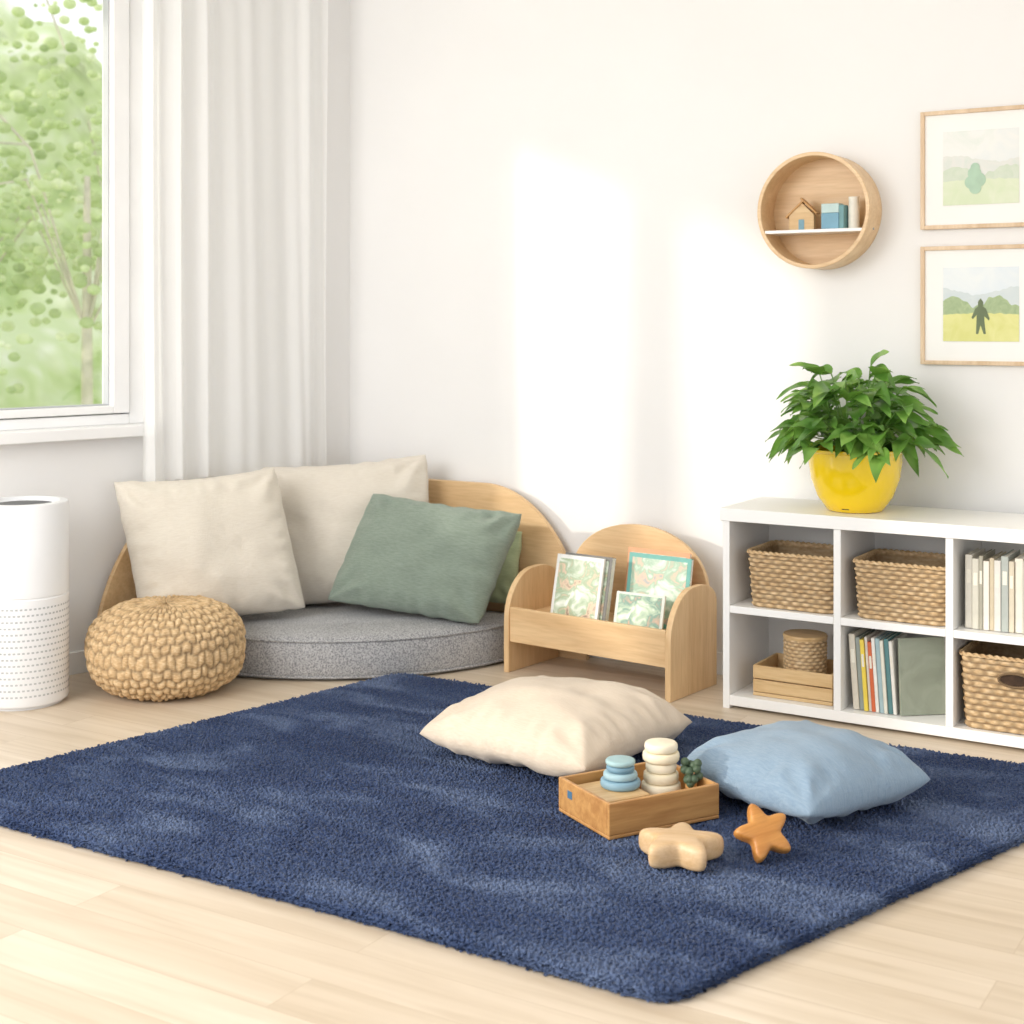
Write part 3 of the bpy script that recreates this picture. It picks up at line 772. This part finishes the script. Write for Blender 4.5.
# ---------------------------------------------------------------- round wall shelf
def roundshelf():
    e=group('round_wall_shelf',T(-1.795,WY-.001,1.743)); R=.209;Dp=.145; t=.014
    V=[];F=[];n=96
    for (r,y) in ((R,0),(R,-Dp),(R-t,-Dp),(R-t,0)):
        for j in range(n):
            a=2*PI*j/n; V.append((r*math.cos(a),y,r*math.sin(a)))
    for k in range(4):
        for j in range(n):
            F.append((k*n+j,k*n+(j+1)%n,((k+1)%4)*n+(j+1)%n,((k+1)%4)*n+j))
    o=mk('ring',V,F,M_pine,e)
    bm=bmesh.new(); bm.from_mesh(o.data); bmesh.ops.recalc_face_normals(bm,faces=bm.faces); bm.to_mesh(o.data); bm.free()
    m=o.modifiers.new('b','BEVEL'); m.width=.002; m.segments=2; m.limit_method='ANGLE'
    o.data.polygons.foreach_set('use_smooth',[True]*len(o.data.polygons)); o.modifiers.new('wn','WEIGHTED_NORMAL')
    prism('back_disc',[((R-t+.001)*math.cos(a),(R-t+.001)*math.sin(a)) for a in np.linspace(0,2*PI,64,endpoint=False)],'y',-.012,-.001,M_pine,e,bevel=0)
    zb=-.068; hw=math.sqrt((R-t)**2-zb**2)-.001
    box('shelf_board',(-hw,-Dp+.004,zb-.012,hw,-.013,zb),M_white,e)
    lathe('screw',[(0,0),(.005,0),(.004,.003),(0,.003)],plain('steel',(170,170,172),.3,.02,metal=1),e,M=T(R*.943,-Dp*.45,zb)@RY(90),segs=16)
    h=group('toy_wooden_house',T(-1.783,WY,1.745)@T(-.07,-.085,zb-.001)@RZ(8))
    prism('house_body',[(-.045,0),(.045,0),(.045,.055),(0,.10),(-.045,.055)],'y',-.02,.02,M_crate,h,bevel=.001)
    box('roof_left',(-.004,-.025,-.004,.085,.025,.003),M_tray,h,M=T(-.055,0,.0485)@RY(-43.5))
    box('roof_right',(-.012,-.025,.0035,.070,.025,.010),M_tray,h,M=T(.0005,0,.103)@RY(44.5))
    box('door',(-.010,-.0215,.001,.010,-.0195,.038),bookmat((120,160,176)),h,bevel=0)
    b=group('toy_block_stack',T(-1.783,WY,1.745)@T(.045,-.085,zb-.001)@RZ(-6))
    box('lower_block',(-.038,-.02,0,.030,.02,.058),bookmat((122,168,190)),b,bevel=.002)
    box('upper_block',(-.038,-.019,.0585,.030,.02,.092),bookmat((190,212,210)),b,bevel=.002)
    box('side_block',(.031,-.02,0,.050,.018,.085),bookmat((112,156,160)),b,bevel=.002)
    lathe('cream_bottle',[(0,0),(.019,0),(.020,.004),(.020,.078),(.018,.086),(.018,.100),(.019,.104),(.019,.114),(0,.115)],bookmat((238,234,222)),None,T(-1.783+.118,WY-.075,1.745+zb-.001),segs=28)
roundshelf()

# ---------------------------------------------------------------- picture frames
def flat(name,pts,y,mat,parent):
    return prism(name,pts,'y',y-.0006,y,mat,parent,bevel=0)
def frame(z0,z1,kind):
    x0=-1.443; W=.42; H=z1-z0; e=group('framed_landscape_picture',T(x0,WY-.001,z0)); t=.014;d=.022
    box('frame_bars',[(0,-d,0,t,0,H),(W-t,-d,0,W,0,H),(t,-d,0,W-t,0,t),(t,-d,H-t,W-t,0,H)],M_frame,e,bevel=.0015)
    box('mat_board',(t,-.012,t,W-t,-.001,H-t),plain('mat_board_white',(247,246,243),.8,.005),e,bevel=0)
    a0,a1=.078,W-.085; b0,b1=.082,H-.075; wa=a1-a0; hb=b1-b0; y=-.0122
    def rect(n,u0,v0,u1,v1,y,m): flat(n,[(a0+wa*u0,b0+hb*v0),(a0+wa*u1,b0+hb*v0),(a0+wa*u1,b0+hb*v1),(a0+wa*u0,b0+hb*v1)],y,m,e)
    def hill(n,base,amp,f,ph,y,m,seed=0,v0=0):
        top=[(a0+wa*k/40,b0+hb*(base+amp*math.sin(f*k/40+ph)+amp*.7*noise.noise(Vector((k*.35,seed,0))))) for k in range(41)]
        flat(n,[(a0,b0+hb*v0)]+[(a1,b0+hb*v0)]+top[::-1],y,m,e)
    if kind==1:
        rect('sky',0,0,1,1,y,watercolor('art_sky_pale',[(228,231,230),(236,236,232),(224,229,222)],8))
        hill('far_hills',.62,.05,5,1,y-.0007,watercolor('art_hills_pale',[(218,222,216),(224,224,218),(212,219,210)],12),3)
        hill('tree_line',.46,.06,9,0,y-.0014,watercolor('art_trees_pale',[(200,212,190),(212,219,202)],30),7)
        hill('meadow',.32,.02,3,0,y-.0021,watercolor('art_meadow_pale',[(210,222,186),(222,228,202)],14),9)
        for k,(cx,cy,r) in enumerate(((.42,.42,.09),(.47,.33,.10),(.38,.30,.09),(.43,.50,.06),(.43,.22,.08))):
            flat('tree_%d'%k,[(a0+wa*(cx+r*math.cos(q)),b0+hb*(cy+r*math.sin(q))) for q in np.linspace(0,2*PI,16,endpoint=False)],y-.0028-.0002*k,bookmat((174,202,178)),e)
    else:
        rect('sky',0,0,1,1,y,watercolor('art_sky_blue',[(222,230,236),(234,238,238)],8))
        hill('mountains',.68,.05,6,2,y-.0007,watercolor('art_mountains',[(202,213,216),(214,221,221)],14),3)
        hill('tree_line',.54,.07,11,0,y-.0014,watercolor('art_trees',[(150,172,128),(176,192,146)],40),7)
        hill('meadow',.36,.02,3,0,y-.0021,watercolor('art_meadow',[(216,215,130),(228,226,154)],14),9)
        fm=bookmat((104,118,84)); cx=.5
        flat('figure',[(a0+wa*(cx+p),b0+hb*q) for p,q in ((-.06,.10),(-.03,.10),(0,.22),(.04,.10),(.07,.10),(.05,.28),(.05,.34),(.11,.28),(.12,.31),(.07,.44),(.03,.47),(.035,.53),(0,.58),(-.035,.53),(-.03,.47),(-.07,.44),(-.12,.32),(-.10,.30),(-.05,.36))],y-.0028,fm,e)
    return e
frame(1.668,2.082,1); frame(1.194,1.608,2)

# ---------------------------------------------------------------- toys on the rug
RZ0=.030
def tray():
    x,y=S(.337,3.87); e=group('wooden_toy_tray',T(x,y,RZ0)@RZ(60)); w,d,h,t=.345,.255,.092,.012
    box('walls',[(-w/2,-d/2,0,w/2,d/2,.010),(-w/2,-d/2,.010,w/2,-d/2+t,h),(-w/2,d/2-t,.010,w/2,d/2,h),(-w/2,-d/2+t,.010,-w/2+t,d/2-t,h),(w/2-t,-d/2+t,.010,w/2,d/2-t,h)],M_tray,e,bevel=.003)
    box('plate',(-w/2+.02,-.06,.064,.0,.10,.072),M_crate,e,bevel=.002)
    box('plate_support',(-w/2+.03,-.04,.0105,-.02,.08,.0635),M_crate,e,bevel=.002)
    box('corner_inlay',(-w/2-.001,.055,.05,-w/2+.0005,.078,.07),bookmat((70,110,140)),e,bevel=0)
tray()
def rings(name,X,Y,z,specs):
    x,y=S(X,Y); e=group(name,T(x,y,z)); zz=0
    for i,(r,h,c) in enumerate(specs):
        q=min(h*.42,.008); pr=[(0,zz)]
        for k in range(7):
            a=-PI/2+PI*k/6; pr.append((r-q+q*math.cos(a),zz+h/2+(h/2-q)*(1 if k>3 else (-1 if k<3 else 0))+q*math.sin(a)))
        pr.append((0,zz+h)); lathe('ring_%d'%(i+1),pr,bookmat(c),e,segs=36); zz+=h+.0005
cr=(238,225,196);cr2=(242,231,206)
rings('blue_stacking_rings',.290,3.88,RZ0+.0725,[(.054,.022,(130,164,182)),(.046,.019,(158,188,198)),(.038,.017,(114,150,170)),(.040,.014,(160,190,194))])
rings('cream_stacking_rings',.403,3.92,RZ0+.0105,[(.054,.032,cr),(.054,.030,cr2),(.048,.028,cr),(.042,.027,cr2),(.050,.026,cr),(.045,.024,cr2)])
def mini_tree():
    x,y=S(.480,3.89); e=group('toy_green_tree',T(x,y,RZ0+.0105))
    lathe('stem',[(0,0),(.016,0),(.016,.07),(0,.07)],M_tray,e,segs=16)
    bm=bmesh.new(); rnd=random.Random(5)
    for k in range(16):
        bmesh.ops.create_icosphere(bm,subdivisions=2,radius=.012,matrix=Matrix.Translation((rnd.uniform(-.018,.018),rnd.uniform(-.016,.016),.07+rnd.uniform(0,.055))))
    me=bpy.data.meshes.new('crown'); bm.to_mesh(me); bm.free(); me.materials.append(bookmat((72,92,70))); link(bpy.data.objects.new('crown',me),e)
mini_tree()
def star(name,X,Y,z,R,th,mat,Mr):
    x,y=S(X,Y); V=[];F=[]
    lv=[(-th/2,.80),(-th*.36,.97),(0,1.0),(th*.36,.97),(th/2,.80)]
    n=20
    def rad(k):
        m=k%4; return {0:1.06,1:.74,2:.46,3:.74}[m]
    for zz,sc in lv:
        for k in range(n):
            a=2*PI*k/n+PI/2; r=R*rad(k)*sc; V.append((r*math.cos(a),r*math.sin(a),zz))
    for l in range(4):
        for k in range(n): F.append((l*n+k,l*n+(k+1)%n,(l+1)*n+(k+1)%n,(l+1)*n+k))
    V.append((0,0,-th/2-.001));V.append((0,0,th/2+.001)); b=len(V)-2
    for k in range(n): F.append((b,(k+1)%n,k)); F.append((b+1,4*n+k,4*n+(k+1)%n))
    mk(name,V,F,mat,None,T(x,y,z)@Mr,smooth=True,sub=2)
star('wooden_star_toy',.41,3.54,RZ0+.034,.118,.064,wood('pale_star_wood',(220,188,148),(206,170,124),'x',2),RZ(20))
star('orange_wooden_star_toy',.617,3.56,RZ0+.060,.080,.042,wood('amber_star_wood',(204,144,76),(182,118,54),'x',2),RZ(40)@RX(52)@RZ(15))

# ---------------------------------------------------------------- light
wd=bpy.data.worlds.new('World'); scene.world=wd; wd.use_nodes=True
bg=wd.node_tree.nodes['Background']; bg.inputs[0].default_value=(.965,.983,1.0,1); bg.inputs[1].default_value=1.28
sl=bpy.data.lights.new('sun','SUN'); sl.energy=1.75; sl.angle=math.radians(2.2); sl.color=(1,.93,.82)
so=bpy.data.objects.new('sun',sl); d=Vector((.700,.712,-.27)); so.rotation_euler=d.to_track_quat('-Z','Y').to_euler(); so.location=(-8,-6,5); link(so)
al=bpy.data.lights.new('added_fill','AREA'); al.energy=112; al.size=2.5; al.size_y=2.2; al.shape='RECTANGLE'; al.color=(1,.985,.965)  # added area light out of view, brightens the room; no such lamp there
ao=bpy.data.objects.new('added_fill_light',al); ao.location=(-3.6,-.4,2.5); dd=Vector((-2.6,4.2,.6))-Vector(ao.location); ao.rotation_euler=dd.to_track_quat('-Z','Y').to_euler(); link(ao)

scene.view_settings.view_transform='Standard'
scene.view_settings.look='None'
# ---------------------------------------------------------------- camera
cam=bpy.data.cameras.new('camera'); cam.sensor_width=36; cam.lens=1450/1024*36; cam.shift_y=-.1875; cam.clip_end=200
cam.dof.use_dof=True; cam.dof.focus_distance=4.4; cam.dof.aperture_fstop=4.0
co=bpy.data.objects.new('camera',cam); co.location=(0,0,1.35); co.rotation_euler=(PI/2,0,TH); link(co); scene.camera=co
